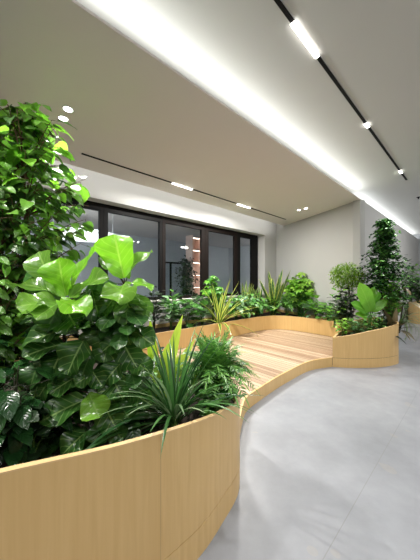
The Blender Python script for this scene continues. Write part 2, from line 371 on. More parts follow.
# ------------------------------------------------------------------ deck
tb = [p for p in cr([p for p in front_left+tip_back], 8)]
i0 = min(range(len(tb)), key=lambda i: (tb[i].xy-Vector((.228, 1.99))).length)
dk = [Vector((p[0], p[1], 0)) for p in cr(deck_front, 8)]
inner = [Vector((2.5, 4.75, 0)), Vector((2.9, 5.05, 0)), Vector((3.0, 5.3, 0))]
deck_poly = dk+inner+[Vector((p.x, p.y, 0)) for p in reversed(back_curve)]+[Vector((p.x, p.y, 0)) for p in reversed(tb[i0:])]
deck_poly = clean(deck_poly)
deck_poly = inset(deck_poly, .003)
t = thing('wooden_deck', 'low curved wooden deck platform of pale boards between the planters', 'deck', (1.0, 4.5, 0))
bm = bmesh.new(); fc = bm.faces.new([bm.verts.new((p.x, p.y, .16)) for p in deck_poly]); bmesh.ops.triangulate(bm, faces=[fc])
BW = .085; omin = min(p.dot(D1) for p in deck_poly); omax = max(p.dot(D1) for p in deck_poly)
k = omin
cuts = []
while k < omax: cuts += [k, k+.006]; k += BW
for c in cuts: bmesh.ops.bisect_plane(bm, geom=bm.verts[:]+bm.edges[:]+bm.faces[:], plane_co=D1*c, plane_no=D1, dist=1e-5)
rows = {}
for row in range(len(cuts)//2):
    rr = random.Random(row); x = rr.uniform(0, 1.6); rows[row] = [x+j*rr.uniform(1.3, 1.9) for j in range(6)]
b = MB(); gap = []
for f in bm.faces:
    cs = f.calc_center_median(); q = cs.dot(D1)-omin; row = int(q//BW)
    if q-row*BW < .006: continue
    cell = sum(1 for x in rows.get(row, []) if cs.dot(N1) > x)
    rr = random.Random(row*13+1)
    b.add([v.co for v in f.verts], [range(len(f.verts))], [(v.co.dot(N1)+row*1.7, v.co.dot(D1)) for v in f.verts], rr.random())
bm.free()
b.build('boards', M['deck'], t)
b = MB(); b.prism([(p.x, p.y) for p in inset(deck_poly, .004)], .02, .152); b.build('substructure', M['brownblack'], t)
# fascia along the open front
b = MB(); L = 0; pts = dk; vs = []; uv = []
for i, p in enumerate(pts):
    a = pts[max(0, i-1)]; c = pts[min(len(pts)-1, i+1)]; d = (c-a).normalized(); n = Vector((d.y, -d.x, 0))
    if i: L += (p-a).length
    o0 = p+n*.001; i_ = p-n*.02
    vs += [Vector((o0.x, o0.y, 0)), Vector((o0.x, o0.y, .163)), Vector((i_.x, i_.y, .163)), Vector((i_.x, i_.y, 0))]; uv += [(L, 0), (L, .16), (L, .18), (L, .2)]
b.add(vs, [(4*i+k, 4*i+4+k, 4*i+4+(k+1) % 4, 4*i+(k+1) % 4) for i in range(len(pts)-1) for k in range(4)], uv)
b.build('fascia', M['oak'], t)

# ------------------------------------------------------------------ leaves
PROF = {
 'fiddle': [(0, .14), (.12, .42), (.3, .62), (.5, .86), (.7, 1), (.85, .88), (.95, .5), (1, .08)],
 'heart': [(0, .45), (.08, .85), (.25, 1), (.5, .85), (.75, .5), (.9, .2), (1, 0)],
 'round': [(0, .3), (.12, .7), (.35, .97), (.6, 1), (.8, .8), (.93, .45), (1, .05)],
 'oval': [(0, .08), (.15, .55), (.4, 1), (.65, .88), (.85, .45), (1, 0)],
 'lance': [(0, .25), (.2, .75), (.45, 1), (.75, .6), (1, 0)],
 'strap': [(0, .7), (.2, .9), (.5, 1), (.8, .62), (1, 0)],
 'sword': [(0, .6), (.4, 1), (.75, .8), (.92, .45), (1, 0)]}
def prof(name, v):
    t = PROF[name]
    for (a, x), (c, y) in zip(t, t[1:]):
        if v <= c: return x+(y-x)*(v-a)/(c-a)
    return t[-1][1]
def leaf(mb, base, d, nrm, L, W, shape='oval', fold=.2, curl=.5, nv=5, nu=1, wave=0.0, tone=.5, lobes=0):
    d = d.normalized(); side = d.cross(nrm)
    if side.length < 1e-4: side = d.cross(Vector((1, .2, 0)))
    side.normalize(); nn = side.cross(d).normalized(); p = Vector(base); vs = []; uv = []; cols = 2*nu+1; ph = R.random()*6
    for i in range(nv+1):
        v = i/nv; w = W*prof(shape, v)*.5
        if lobes and i not in (0, nv): w *= 1.15 if i % 2 else .5
        for j in range(cols):
            u = (j-nu)/nu
            lift = fold*abs(u)*w + wave*W*math.sin(v*9+ph+(2 if u > 0 else 0))*abs(u)
            vs.append(p+side*(u*w)+nn*lift+(d*(-.25*abs(u)*L/nv) if lobes else Vector((0, 0, 0)))); uv.append((.5+.5*u, v))
        a = -curl/nv; rot = Matrix.Rotation(-a, 3, side) if False else Matrix.Rotation(a, 3, side)
        d = (rot@d).normalized(); nn = side.cross(d).normalized(); p = p+d*(L/nv)
    if not outside(Vector(base)) and (outside(vs[-1]) or outside(vs[len(vs)//2])): return False
    if GUARD is not None and blocked([vs[i*cols+nu] for i in range(1, nv+1)], GUARD): return False
    fs = [(i*cols+j, i*cols+j+1, (i+1)*cols+j+1, (i+1)*cols+j) for i in range(nv) for j in range(cols-1)]
    mb.add(vs, fs, uv, tone); return True
def rv(s=1): return Vector((R.uniform(-s, s), R.uniform(-s, s), R.uniform(-s, s)))
def blocked(pts, outline):   # does this path pass through a planter wall below its rim
    n = len(outline)
    def ins(x, y):
        c = False
        for i in range(n):
            a, b_ = outline[i], outline[i-1]
            if (a.y > y) != (b_.y > y) and x < (b_.x-a.x)*(y-a.y)/(b_.y-a.y)+a.x: c = not c
        return c
    for p in pts:
        q = min(outline, key=lambda o: (o.x-p.x)**2+(o.y-p.y)**2); dd = math.hypot(q.x-p.x, q.y-p.y)
        if dd < .045 and p.z < q.z+.012: return True
        if p.z < q.z-.0 and dd < .25 and not ins(p.x, p.y) and p.z < q.z-.16: return True
        if p.z < .2: return True
    return False
GUARD = None
EN = e.normalized()
def outside(p):               # beyond the room's walls
    o = p.x*N1.x+p.y*N1.y; s_ = p.x*D1.x+p.y*D1.y
    if o > OW-.03: return True
    if o > OL and (Vector((p.x, p.y))-cor).dot(EN) > -.03: return True
    return s_ > scw-.02 and o > OL-.03 and (Vector((p.x, p.y))-cor).dot(EN) > -.03
def bez(a, b, c, n=6): return [a*(1-t)**2+b*2*t*(1-t)+c*t*t for t in (k/n for k in range(n+1))]

LM = {
 'fig': leafmat('fiddle_leaf', (30, 72, 24), (112, 160, 56), vein=(160, 196, 104), vk=6, rough=.22, trans=.3, vs=.42),
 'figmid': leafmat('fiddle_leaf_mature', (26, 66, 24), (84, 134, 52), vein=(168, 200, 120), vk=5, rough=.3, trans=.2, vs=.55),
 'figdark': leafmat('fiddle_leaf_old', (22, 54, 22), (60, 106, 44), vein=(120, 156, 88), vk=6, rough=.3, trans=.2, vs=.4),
 'figlime': leafmat('fiddle_leaf_young', (96, 156, 30), (132, 196, 44), vein=(176, 216, 96), vk=6, rough=.32, trans=.42, vs=.45),
 'tree': leafmat('tree_leaf', (24, 58, 22), (98, 148, 52), vein=(120, 160, 70), vk=7, rough=.3, trans=.28, vs=.3),
 'treelime': leafmat('tree_leaf_young', (86, 148, 34), (130, 192, 56), vein=(160, 205, 90), vk=7, rough=.33, trans=.42, vs=.35),
 'coffee': leafmat('ribbed_leaf', (20, 50, 24), (50, 92, 44), vein=(26, 60, 26), vk=9, rough=.22, trans=.15, vs=.6),
 'grass': leafmat('grass_blade', (20, 60, 24), (76, 124, 62), rough=.32, trans=.25),
 'palegrass': leafmat('pale_grass_blade', (96, 130, 84), (160, 186, 140), rough=.35, trans=.25),
 'yellow': leafmat('yellow_green_blade', (150, 184, 50), (196, 218, 88), vein=(120, 160, 40), vk=3, rough=.35, trans=.4, vs=.3),
 'fern': leafmat('fern_leaflet', (40, 92, 34), (104, 156, 66), rough=.38, trans=.25),
 'agave': leafmat('variegated_blade', (44, 92, 30), (84, 128, 44), edge=(206, 214, 104), ew=.5, rough=.35, trans=.25),
 'snake': leafmat('snake_leaf', (30, 70, 34), (58, 104, 46), edge=(206, 212, 96), ew=.72, band=(120, 150, 96), rough=.35, trans=.1),
 'dark': leafmat('dark_leaf', (18, 34, 20), (40, 62, 34), vein=(60, 80, 50), rough=.28, trans=.12, vs=.3),
 'mid': leafmat('mid_green_leaf', (44, 100, 40), (108, 164, 72), vein=(120, 170, 90), rough=.32, trans=.25, vs=.3),
 'silver': leafmat('silvery_leaf', (76, 124, 78), (152, 186, 142), vein=(170, 200, 150), rough=.35, trans=.2, vs=.4),
 'bright': leafmat('bright_leaf', (74, 142, 40), (128, 190, 60), vein=(160, 205, 90), rough=.34, trans=.35, vs=.3),
 'bronze': leafmat('bronze_leaf', (70, 66, 44), (170, 152, 112), vein=(196, 178, 140), vk=4, rough=.35, trans=.15, vs=.3),
 'moss': leafmat('moss_green_leaf', (70, 112, 24), (136, 172, 50), rough=.45, trans=.3),
 'lettuce': leafmat('lime_leaf', (110, 170, 50), (170, 210, 90), vein=(200, 225, 130), rough=.4, trans=.35, vs=.4),
}
def grounded(x, y, z): return Vector((x, y, z))

# generic builders ----------------------------------------------------
def blades(base, n, L, W, mat, name, label, cat='plant', spread=1.0, curl=(.6, 1.6), fold=.25, shape='strap', group=None, nv=7, upright=.0, az=None, extra=None, r0=.03):
    t = thing(name, label, cat, base, group); mb = MB()
    for k in range(n):
        a = (k*2.39996+R.uniform(-.3, .3)) if az is None else R.uniform(*az)
        el = (1-(k+.5)/n)**.8*spread                       # lean away from vertical, outer first
        el = max(.05, el*R.uniform(.8, 1.15)); hd = Vector((math.cos(a), math.sin(a), 0))
        d = hd*math.sin(el)+UP*math.cos(el); nr = -hd*math.cos(el)+UP*math.sin(el)
        leaf(mb, base+hd*r0*R.random()+UP*.0, d, nr, L*R.uniform(.7, 1.1), W*R.uniform(.8, 1.15), shape, fold, R.uniform(*curl)*(.4+el), nv, 1, tone=R.random())
    mb.build('foliage', LM[mat], t, True)
    if extra:
        mb = MB()
        for k in range(extra[1]):
            a = R.uniform(0, 6.28); el = R.uniform(.3, spread); hd = Vector((math.cos(a), math.sin(a), 0))
            leaf(mb, base, hd*math.sin(el)+UP*math.cos(el), -hd*math.cos(el)+UP*math.sin(el), L*R.uniform(.7, 1.1), W*.9, shape, fold, R.uniform(*curl)*(.5+el), nv, 1, tone=R.random())
        tag(mb.build('pale_blades', LM[extra[0]], t, True), 'pale grey green blades')
    mb = MB(); mb.tube([base-UP*.03, base+UP*.05], r0*1.1, r0*.7, 7); mb.build('crown', M['stem'], t, True)
    return t
def bush(base, H, RX, mat, name, label, nst=9, nlf=12, LL=.07, LW=.04, shape='oval', cat='plant', stem='stem', group=None, curl=.5, droop=.2, palmate=0, lobes=0, minh=.2, mat2=None, f2=.15, sr=.004, nv=4, asp=1.0):
    t = thing(name, label, cat, base, group); mb = MB(); m2 = MB(); st = MB()
    for k in range(nst):
        a = k*2.39996+R.uniform(-.4, .4); rr = math.sqrt((k+.5)/nst); hh = H*(1-.45*rr*rr)*R.uniform(.8, 1.05)
        tip = base+Vector((math.cos(a)*RX*rr, math.sin(a)*RX*rr*asp, hh)); pts = bez(base+rv(.02)*Vector((1, 1, 0)).length, base+UP*hh*.6+(tip-base)*.2, tip, 8)
        pts[0].z = base.z-.01
        st.tube(pts, sr*1.5, sr*.6, 5)
        for j in range(nlf):
            v = minh+(1-minh)*(j+.5)/nlf; q = v*8; i = min(7, int(q)); p = pts[i].lerp(pts[i+1], q-i)
            aa = j*2.4+R.uniform(-.5, .5)+a; hd = Vector((math.cos(aa), math.sin(aa), R.uniform(-droop, .7))).normalized()
            pe = p+hd*LL*(.4+.3*R.random()); st.tube([p, pe], sr*.5, sr*.4, 4)
            tgt = m2 if (mat2 and (R.random() < f2*(1.8 if v > .7 else .5))) else mb; tn = R.random()
            if palmate:
                ax = (UP*.8+hd*.5).normalized(); x = ax.cross(hd).normalized(); y = ax.cross(x)
                for g in range(palmate):
                    gg = 6.283*g/palmate; dd = (x*math.cos(gg)+y*math.sin(gg))+ax*.05
                    leaf(tgt, pe, dd, ax, LL*R.uniform(.8, 1.05), LW, shape, .15, .5, 4, 1, tone=tn)
            else:
                nr = (UP+rv(.5)).normalized()
                leaf(tgt, pe, hd+UP*.1, nr, LL*R.uniform(.7, 1.15), LW*R.uniform(.8, 1.15), shape, .2, curl*R.uniform(.5, 1.4), nv if not lobes else 8, 1, tone=tn, lobes=lobes)
    mb.build('foliage', LM[mat], t, True)
    if m2.v: tag(m2.build('young_foliage', LM[mat2], t, True), 'paler young leaves')
    st.build('stems', M[stem], t, True)
    return t

# ------------------------------------------------------------------ fiddle leaf fig (two crowns)
def fig():
    zb = .52
    b1 = Vector((-.90, 1.50, zb)); c1 = P(64, 300, 1.42); c2 = P(124, 284, 1.50)
    t = thing('fiddle_leaf_fig', 'big fiddle leaf fig with two bright green leaf crowns in the foreground planter', 'plant', (b1.x+.2, b1.y+.05, zb))
    tr = MB(); s1 = bez(b1+Vector((.05, 0, -.02)), b1+Vector((-.02, 0, .4)), c1+Vector((0, .02, -.02)), 10)
    b2 = Vector((-.52, 1.58, zb)); s2 = bez(b2+UP*-.02, b2+Vector((.03, .0, .4)), c2+Vector((0, .02, -.02)), 10)
    tr.tube(s1, .016, .008, 8); tr.tube(s2, .015, .008, 8)
    mats = {'l': MB(), 'm': MB(), 'd': MB(), 'b': MB()}
    cam = Vector((0, -1, 0))
    # base px, tip px, depth base, depth tip, width px, facing camera weight, curl, set
    LV = [
     ((66, 296), (59, 259), 1.42, 1.40, 31, (0, -1, .1), .25, 'l', .6),
     ((63, 296), (38, 252), 1.45, 1.52, 27, (-.5, -.5, .7), .5, 'm', .6),
     ((70, 294), (97, 248), 1.46, 1.52, 22, (-.7, -.6, .5), .35, 'l', .2),
     ((60, 298), (12, 284), 1.42, 1.44, 22, (0, -.35, 1), .9, 'm', .5),
     ((60, 304), (18, 306), 1.40, 1.27, 32, (-.1, -.75, .8), .35, 'm', .9),
     ((60, 300), (84, 313), 1.38, 1.24, 28, (0, -.3, 1), .3, 'l', .5),
     ((70, 298), (106, 276), 1.42, 1.40, 25, (-.3, -.7, .7), .4, 'm', .75),
     ((62, 302), (36, 318), 1.38, 1.22, 30, (0, -.4, 1), .2, 'm', .6),
     ((124, 278), (115, 236), 1.50, 1.49, 36, (0, -1, .12), .2, 'l', .7),
     ((127, 278), (151, 251), 1.50, 1.54, 19, (-.4, -.6, .8), .6, 'm', .8),
     ((121, 278), (101, 246), 1.52, 1.56, 15, (.7, -.7, .4), .3, 'm', .9),
     ((118, 276), (104, 258), 1.54, 1.6, 18, (.5, -.7, .5), .3, 'm', .6),
     ((124, 284), (118, 302), 1.46, 1.33, 34, (0, -.45, 1), .3, 'm', .95),
     ((128, 284), (152, 290), 1.48, 1.46, 17, (0, -.3, 1), 1.0, 'l', .3),
     ((122, 292), (136, 322), 1.46, 1.40, 30, (.1, -.9, .5), .3, 'm', .25),
     ((120, 290), (101, 318), 1.46, 1.42, 24, (-.3, -.9, .4), .3, 'm', .2),
     ((130, 292), (147, 318), 1.50, 1.48, 22, (.2, -.9, .5), .3, 'm', .4),
     ((92, 290), (100, 320), 1.48, 1.42, 24, (0, -.9, .5), .3, 'm', .1),
     ((62, 300), (30, 268), 1.52, 1.60, 28, (-.3, -.8, .5), .4, 'd', .8),
     ((74, 298), (104, 296), 1.50, 1.50, 26, (0, -.8, .6), .5, 'd', .7),
     ((66, 308), (78, 330), 1.44, 1.36, 30, (0, -.9, .4), .3, 'm', .1),
     ((60, 306), (46, 332), 1.44, 1.38, 28, (-.2, -.9, .4), .3, 'd', .8),
     ((76, 306), (96, 322), 1.46, 1.42, 28, (.1, -.9, .4), .3, 'm', .15),
     ((118, 284), (96, 296), 1.50, 1.48, 26, (0, -.8, .6), .5, 'd', .9),
     ((126, 290), (112, 330), 1.50, 1.44, 28, (0, -.95, .3), .3, 'd', .9),
     ((60, 318), (50, 340), 1.42, 1.36, 26, (0, -.95, .3), .3, 'm', .2),
     ((106, 300), (98, 330), 1.50, 1.46, 26, (0, -.95, .3), .3, 'd', .8),
     ((104, 318), (94, 346), 1.48, 1.44, 26, (0, -.95, .3), .3, 'm', .3),
     ((120, 316), (130, 344), 1.50, 1.46, 26, (0, -.95, .3), .3, 'm', .3),
     ((112, 334), (104, 360), 1.46, 1.40, 26, (0, -.95, .3), .3, 'm', .4),
     ((124, 344), (136, 366), 1.48, 1.44, 24, (0, -.95, .3), .3, 'm', .25),
     ((56, 372), (38, 398), 1.38, 1.30, 28, (-.2, -.9, .4), .3, 'm', .3),
     ((58, 392), (40, 412), 1.38, 1.30, 26, (-.2, -.9, .4), .3, 'd', .7),
     ((112, 376), (122, 398), 1.42, 1.38, 22, (.1, -.9, .4), .3, 'm', .35),
     ((66, 330), (88, 326), 1.40, 1.30, 14, (0, -.4, 1), -.3, 'm', .4),
     ((60, 332), (24, 344), 1.40, 1.30, 22, (0, -.6, .9), .5, 'm', .3),
     ((64, 344), (26, 356), 1.40, 1.28, 24, (0, -.6, .8), .4, 'm', .25),
     ((84, 340), (68, 373), 1.36, 1.30, 30, (-.2, -.95, .35), .25, 'm', .3),
     ((62, 352), (48, 384), 1.38, 1.32, 30, (-.3, -.9, .4), .3, 'm', .2),
     ((78, 376), (52, 392), 1.36, 1.28, 22, (-.1, -.85, .6), .35, 'm', .3),
     ((92, 352), (82, 375), 1.38, 1.34, 20, (.1, -.9, .4), .3, 'd', .6),
     ((122, 336), (104, 350), 1.44, 1.38, 26, (0, -.9, .5), .3, 'm', .35),
     ((92, 374), (76, 384), 1.36, 1.32, 15, (0, -.9, .5), .3, 'm', .4),
     ((92, 370), (102, 386), 1.38, 1.34, 16, (0, -.9, .5), .3, 'm', .15),
     ((120, 364), (105, 382), 1.42, 1.38, 20, (0, -.9, .5), .3, 'm', .2),
     ((124, 388), (100, 392), 1.42, 1.36, 20, (0, -.8, .6), .3, 'm', .25),
     ((89, 393), (99, 417), 1.34, 1.28, 27, (0, -.6, .85), .25, 'm', .95),
     ((84, 400), (44, 420), 1.34, 1.26, 24, (0, -.75, .7), .3, 'm', .35),
     ((104, 404), (116, 428), 1.38, 1.34, 24, (.1, -.9, .4), .3, 'm', .3),
     ((118, 400), (130, 420), 1.42, 1.38, 22, (.1, -.9, .4), .3, 'd', .7),
     ((132, 360), (150, 372), 1.5, 1.46, 20, (0, -.7, .7), .3, 'm', .4),
     ((130, 392), (150, 404), 1.48, 1.42, 18, (0, -.7, .7), .3, 'm', .3),
     ((132, 330), (152, 344), 1.5, 1.46, 20, (0, -.7, .7), .3, 'm', .4),
     ((104, 422), (94, 443), 1.36, 1.30, 22, (0, -.9, .5), .3, 'd', .6),
     ((86, 432), (62, 455), 1.32, 1.24, 22, (-.1, -.7, .7), .3, 'm', .2),
     ((112, 424), (122, 440), 1.38, 1.34, 20, (0, -.9, .5), .3, 'd', .5),
     ((42, 356), (30, 388), 1.36, 1.30, 26, (-.2, -.9, .4), .3, 'd', .5),
    ]
    for (bp, tp, d0, d1, w, nr, cu, s, tn) in LV:
        A = P(bp[0], bp[1], d0); T = P(tp[0], tp[1], d1)
        stem = s1 if bp[0] < 95 else s2; A2 = min(stem, key=lambda q: abs(q.z-(A.z-.04)))
        L = (T-A).length*1.04; n = Vector(nr).normalized()
        dd = (T-A).normalized(); sd = dd.cross(n).normalized()
        d0_ = Matrix.Rotation(cu/2, 3, sd)@dd
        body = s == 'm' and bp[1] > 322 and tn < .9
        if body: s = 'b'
        leaf(mats[s], A, d0_, n, L*(1.05 if body else 1), w/F*(d0+d1)/2*(1.15 if body else 1.08), 'round' if body else 'fiddle', .34, cu, 10, 3, wave=.14, tone=tn)
        tr.tube([A2, A2.lerp(A, .5)+UP*.01, A], .005, .003, 5)
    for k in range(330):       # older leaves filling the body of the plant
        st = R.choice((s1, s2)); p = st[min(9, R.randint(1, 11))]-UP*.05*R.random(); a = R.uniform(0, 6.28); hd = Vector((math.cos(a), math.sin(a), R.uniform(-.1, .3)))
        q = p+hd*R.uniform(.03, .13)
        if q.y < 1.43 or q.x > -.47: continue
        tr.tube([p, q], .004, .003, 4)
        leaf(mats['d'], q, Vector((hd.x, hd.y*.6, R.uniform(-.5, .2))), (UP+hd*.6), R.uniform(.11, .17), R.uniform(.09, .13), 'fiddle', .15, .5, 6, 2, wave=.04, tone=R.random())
    tag(mats['l'].build('young_foliage', LM['figlime'], t, True), 'bright lime young leaves')
    mats['m'].build('foliage', LM['fig'], t, True)
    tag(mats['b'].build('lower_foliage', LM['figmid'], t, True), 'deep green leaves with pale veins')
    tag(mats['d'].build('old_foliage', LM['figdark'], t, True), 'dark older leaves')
    tr.build('trunk', M['darkbark'], t, True)
fig()

# ------------------------------------------------------------------ tall leafy tree at far left
def tall_tree(px, d, base_z, top_py, prof_r, name, label, count, LL, LW, seed, lime=.2, shape='heart', trunk=.018, zmin=None):
    global R
    R = random.Random(seed); bx = (px-CX)/F*d; base = Vector((bx, d, base_z)); top = CH+(HY-top_py)/F*d
    t = thing(name, label, 'tree', base); tk = MB(); lf = MB(); ll = MB()
    path = [base-UP*.02]+[base+UP*((top-base_z)*k/8)+Vector((math.sin(k*1.7)*.02, math.cos(k*2.1)*.02, 0)) for k in range(1, 9)]
    tk.tube(path, trunk, trunk*.25, 8)
    def rad(z):
        for (a, x), (c, y) in zip(prof_r, prof_r[1:]):
            if a <= z <= c: return x+(y-x)*(z-a)/(c-a)
        return prof_r[-1][1] if z > prof_r[-1][0] else prof_r[0][1]
    nb = count//9
    for k in range(nb):
        z = (prof_r[0][0] if zmin is None else zmin)+(top-(prof_r[0][0] if zmin is None else zmin))*((k+R.random())/nb); r = rad(z)*R.uniform(.55, 1.08); a = k*2.39996+R.uniform(-.3, .3)
        i = max(1, min(7, int((z-.15-base_z)/(top-base_z)*8))); o = path[i]
        tip = Vector((base.x+math.cos(a)*r, base.y+math.sin(a)*r, z)); pts = bez(o, (o+tip)/2+UP*.08, tip, 6); tk.tube(pts, .005, .002, 5)
        for j in range(9):
            q = pts[0].lerp(pts[-1], .0) if False else pts[min(6, 2+j//2)]
            aa = R.uniform(0, 6.28); hd = Vector((math.cos(aa), math.sin(aa), R.uniform(-.6, .2))).normalized()
            out = Vector((math.cos(a), math.sin(a), 0)); pe = q+hd*R.uniform(.03, .08); tk.tube([q, pe], .002, .0015, 4)
            lim = R.random() < lime*(1.6 if z > top-.45 else .5)
            leaf(ll if lim else lf, pe, (hd+out*.5+UP*-.15), (UP+rv(.45)+Vector((0, -.3, 0))), LL*R.uniform(.6, 1.2)*(1.25 if lim else 1), LW*R.uniform(.7, 1.15)*(1.25 if lim else 1), shape, .22, R.uniform(.3, 1.0), 6, 2, wave=.03, tone=R.random())
    lf.build('foliage', LM['tree'], t, True)
    if ll.v: tag(ll.build('young_foliage', LM['treelime'], t, True), 'bright yellow green young leaves')
    tk.build('trunk', M['bark'], t, True)
    return t
tall_tree(24, 1.95, .52, 104, [(1.1, .26), (1.5, .28), (1.8, .36), (2.1, .48), (2.35, .46), (2.6, .38), (2.75, .27), (2.9, .12)], 'indoor_tree', 'tall leafy tree at far left reaching towards the two ceiling spots', 1250, .125, .085, 11, lime=.22)
tall_tree(-2, 1.75, .52, 190, [(.9, .3), (1.3, .32), (1.7, .34), (2.0, .26), (2.2, .1)], 'climbing_plant', 'dense dark climbing plant on a brown pole at the left edge below the tall tree', 600, .10, .055, 12, lime=.05, shape='oval', trunk=.02)
R = random.Random(5)
# glossy ribbed-leaf plant low left
def ribbed(px, d, name, label, top, n, seed, LL=.17, LW=.085, RX=.17):
    global R
    R = random.Random(seed)
    bx = (px-CX)/F*d
    return bush(Vector((bx, d, .52)), top-.52, RX, 'coffee', name, label, nst=n, nlf=9, LL=LL, LW=LW, shape='oval', stem='darkstem', curl=1.0, droop=.6, minh=.25, nv=7, sr=.005)
ribbed(14, 1.3, 'coffee_plant', 'dark glossy plant with ribbed drooping leaves in the lower left corner', 1.08, 12, 21)
ribbed(-30, 1.55, 'coffee_plant', 'dark glossy ribbed leaf plant cut off by the left edge below the climber', 1.25, 10, 22)
R = random.Random(31)
ribbed(50, 1.62, 'coffee_plant', 'dark broad leaf shrub half hidden behind the fiddle leaf fig', 1.25, 10, 23, LL=.13, LW=.08, RX=.2)

# ------------------------------------------------------------------ front planter: grass, dracaena, fern bush
R = random.Random(41)
GUARD = oL
blades(Vector(((174-CX)/F*1.56, 1.56, .60)), 105, .66, .021, 'grass', 'spider_grass', 'dark green grassy plant with long arching blades at the tip of the foreground planter', spread=1.15, curl=(.5, 1.7), extra=('palegrass', 34), fold=.4, nv=10)
GUARD = None
R = random.Random(43)
def dracaena():
    base = Vector(((160-CX)/F*2.05, 2.05, .52)); t = thing('yellow_dracaena', 'yellow green dracaena with broad upright blades behind the arching grass', 'plant', base)
    mb = MB(); st = MB()
    for (bp, tp, w, cu) in [((164, 388), (182, 316), 13, .25), ((156, 380), (150, 319), 11, .2), ((166, 392), (194, 340), 12, .5), ((150, 380), (134, 340), 11, .5), ((160, 398), (150, 352), 14, .3), ((170, 398), (206, 368), 12, .7), ((152, 402), (136, 376), 12, .6), ((166, 400), (178, 356), 14, .2), ((158, 384), (168, 344), 12, .2), ((160, 404), (188, 384), 12, .6)]:
        A = P(bp[0], bp[1], 2.05+R.uniform(-.03, .05)); T = P(tp[0], tp[1], 2.05+R.uniform(-.12, .12)); dd = (T-A).normalized(); nr = Vector((R.uniform(-.4, .4), -1, .3)); sd = dd.cross(nr).normalized()
        leaf(mb, A, Matrix.Rotation(cu/2, 3, sd)@dd, nr, (T-A).length*1.03, w/F*2.05, 'lance', .25, cu, 8, 1, tone=R.random())
        st.tube([base-UP*.01, A], .009, .006, 5)
    mb.build('foliage', LM['yellow'], t, True); st.build('stem', M['stem'], t, True)
dracaena()
def frondbush(base, H, RX, n, name, label, mat='fern', LL=.05, LW=.009, per=16, cat='fern'):
    t = thing(name, label, cat, base); mb = MB(); st = MB()
    for k in range(n):
        a = k*2.39996+R.uniform(-.3, .3); rr = math.sqrt((k+.5)/n); hd = Vector((math.cos(a), math.sin(a), 0))
        tip = base+hd*RX*rr*1.1+UP*(H*(1-.6*rr*rr)*R.uniform(.8, 1.08)); pts = bez(base-UP*.01, base+UP*H*.75+hd*RX*rr*.4, tip, 8); st.tube(pts, .003, .001, 4)
        for j in range(per):
            v = .3+.7*(j+.5)/per; q = v*8; i = min(7, int(q)); p = pts[i].lerp(pts[i+1], q-i); ax = (pts[i+1]-pts[i]).normalized(); sd = ax.cross(UP)
            if sd.length < .05: sd = Vector((1, 0, 0))
            sd.normalize(); up = sd.cross(ax)
            for s in (-1, 1):
                leaf(mb, p, sd*s+ax*.7+up*.15+rv(.15), up, LL*R.uniform(.7, 1.1)*(1.1-.5*v*v), LW, 'lance', .1, .4, 3, 1, tone=R.random())
        leaf(mb, tip, (pts[-1]-pts[-2]), UP, LL, LW, 'lance', .1, .3, 3, 1, tone=.9)
    mb.build('foliage', LM[mat], t, True); st.build('stems', M['stem'], t, True)
    return t
R = random.Random(47)
GUARD = oL
frondbush(Vector(((214-CX)/F*1.86, 1.86, .54)), .56, .30, 80, 'feathery_fern', 'feathery bright green fern bush at the right tip of the foreground planter', LL=.085, LW=.013, per=17)
GUARD = None
R = random.Random(48)
bush(Vector(((140-CX)/F*1.75, 1.75, .52)), .42, .2, 'mid', 'leafy_groundcover', 'low leafy plant between the fig and the arching grass', nst=12, nlf=9, LL=.08, LW=.045)
GUARD = oL
bush(Vector((.03, 1.72, .52)), .30, .2, 'mid', 'leafy_groundcover', 'low green plant under the feathery fern at the planter tip', nst=16, nlf=8, LL=.08, LW=.045)
GUARD = None
bush(Vector((-.45, 2.2, .52)), .38, .2, 'dark', 'leafy_groundcover', 'low dark plant behind the yellow green dracaena', nst=12, nlf=9, LL=.08, LW=.045)
bush(Vector((-.95, 1.28, .52)), .42, .17, 'dark', 'leafy_groundcover', 'dark low plant behind the planter rim under the fig', nst=10, nlf=9, LL=.09, LW=.06)

# ------------------------------------------------------------------ planter under the windows
def bp(px, o, z=.47): v = lin(px, o); return Vector((v.x, v.y, z))
def ztop(px, o, py): return CH+(HY-py)/F*lin(px, o).y-.47
def back(kind, px, o, py, *a, **k): pass
R = random.Random(51)
bush(bp(131, 4.5), ztop(131, 4.5, 300), .28, 'mid', 'window_shrub', 'green shrub at the left end of the window planter behind the fig', nst=12, nlf=10, LL=.11, LW=.06)
bush(bp(154, 4.5), ztop(154, 4.5, 283), .22, 'dark', 'rubber_plant', 'dark purplish upright plant under the second window mullion', nst=12, nlf=11, LL=.13, LW=.06, stem='darkstem')
bush(bp(171, 4.45), ztop(171, 4.45, 293), .30, 'silver', 'leafy_shrub', 'grey green broad leaf plant right of the dark purplish one', nst=11, nlf=8, LL=.18, LW=.12, shape='heart', mat2='mid', f2=.5)
bush(bp(187, 4.45), ztop(187, 4.45, 298), .32, 'mid', 'split_leaf_philodendron', 'deep green split leaf plant under the lit shelf window', nst=11, nlf=6, LL=.26, LW=.2, shape='oval', lobes=1, mat2='dark', f2=.4)
bush(bp(202, 4.5), ztop(202, 4.5, 295), .25, 'silver', 'leafy_shrub', 'pale leafed shrub left of the round umbrella shrub', nst=9, nlf=7, LL=.17, LW=.11, shape='heart', mat2='dark', f2=.4)
bush(bp(213, 4.65), ztop(213, 4.65, 272), .30, 'mid', 'umbrella_shrub', 'rounded umbrella shrub standing in front of the fourth window pane', nst=14, nlf=7, LL=.13, LW=.055, palmate=6, minh=.45, mat2='bright', f2=.3)
R = random.Random(53)
blades(bp(219, 4.25), 34, 1.15, .085, 'agave', 'variegated_agave', 'yellow edged spiky plant leaning over the planter below the umbrella shrub', spread=1.25, curl=(.2, .8), fold=.3, shape='lance', nv=6)
blades(bp(246, 4.62), 14, 1.15, .10, 'snake', 'snake_plant', 'slim snake plant in front of the rightmost window pane', spread=.4, curl=(-.1, .3), shape='sword', fold=.2)
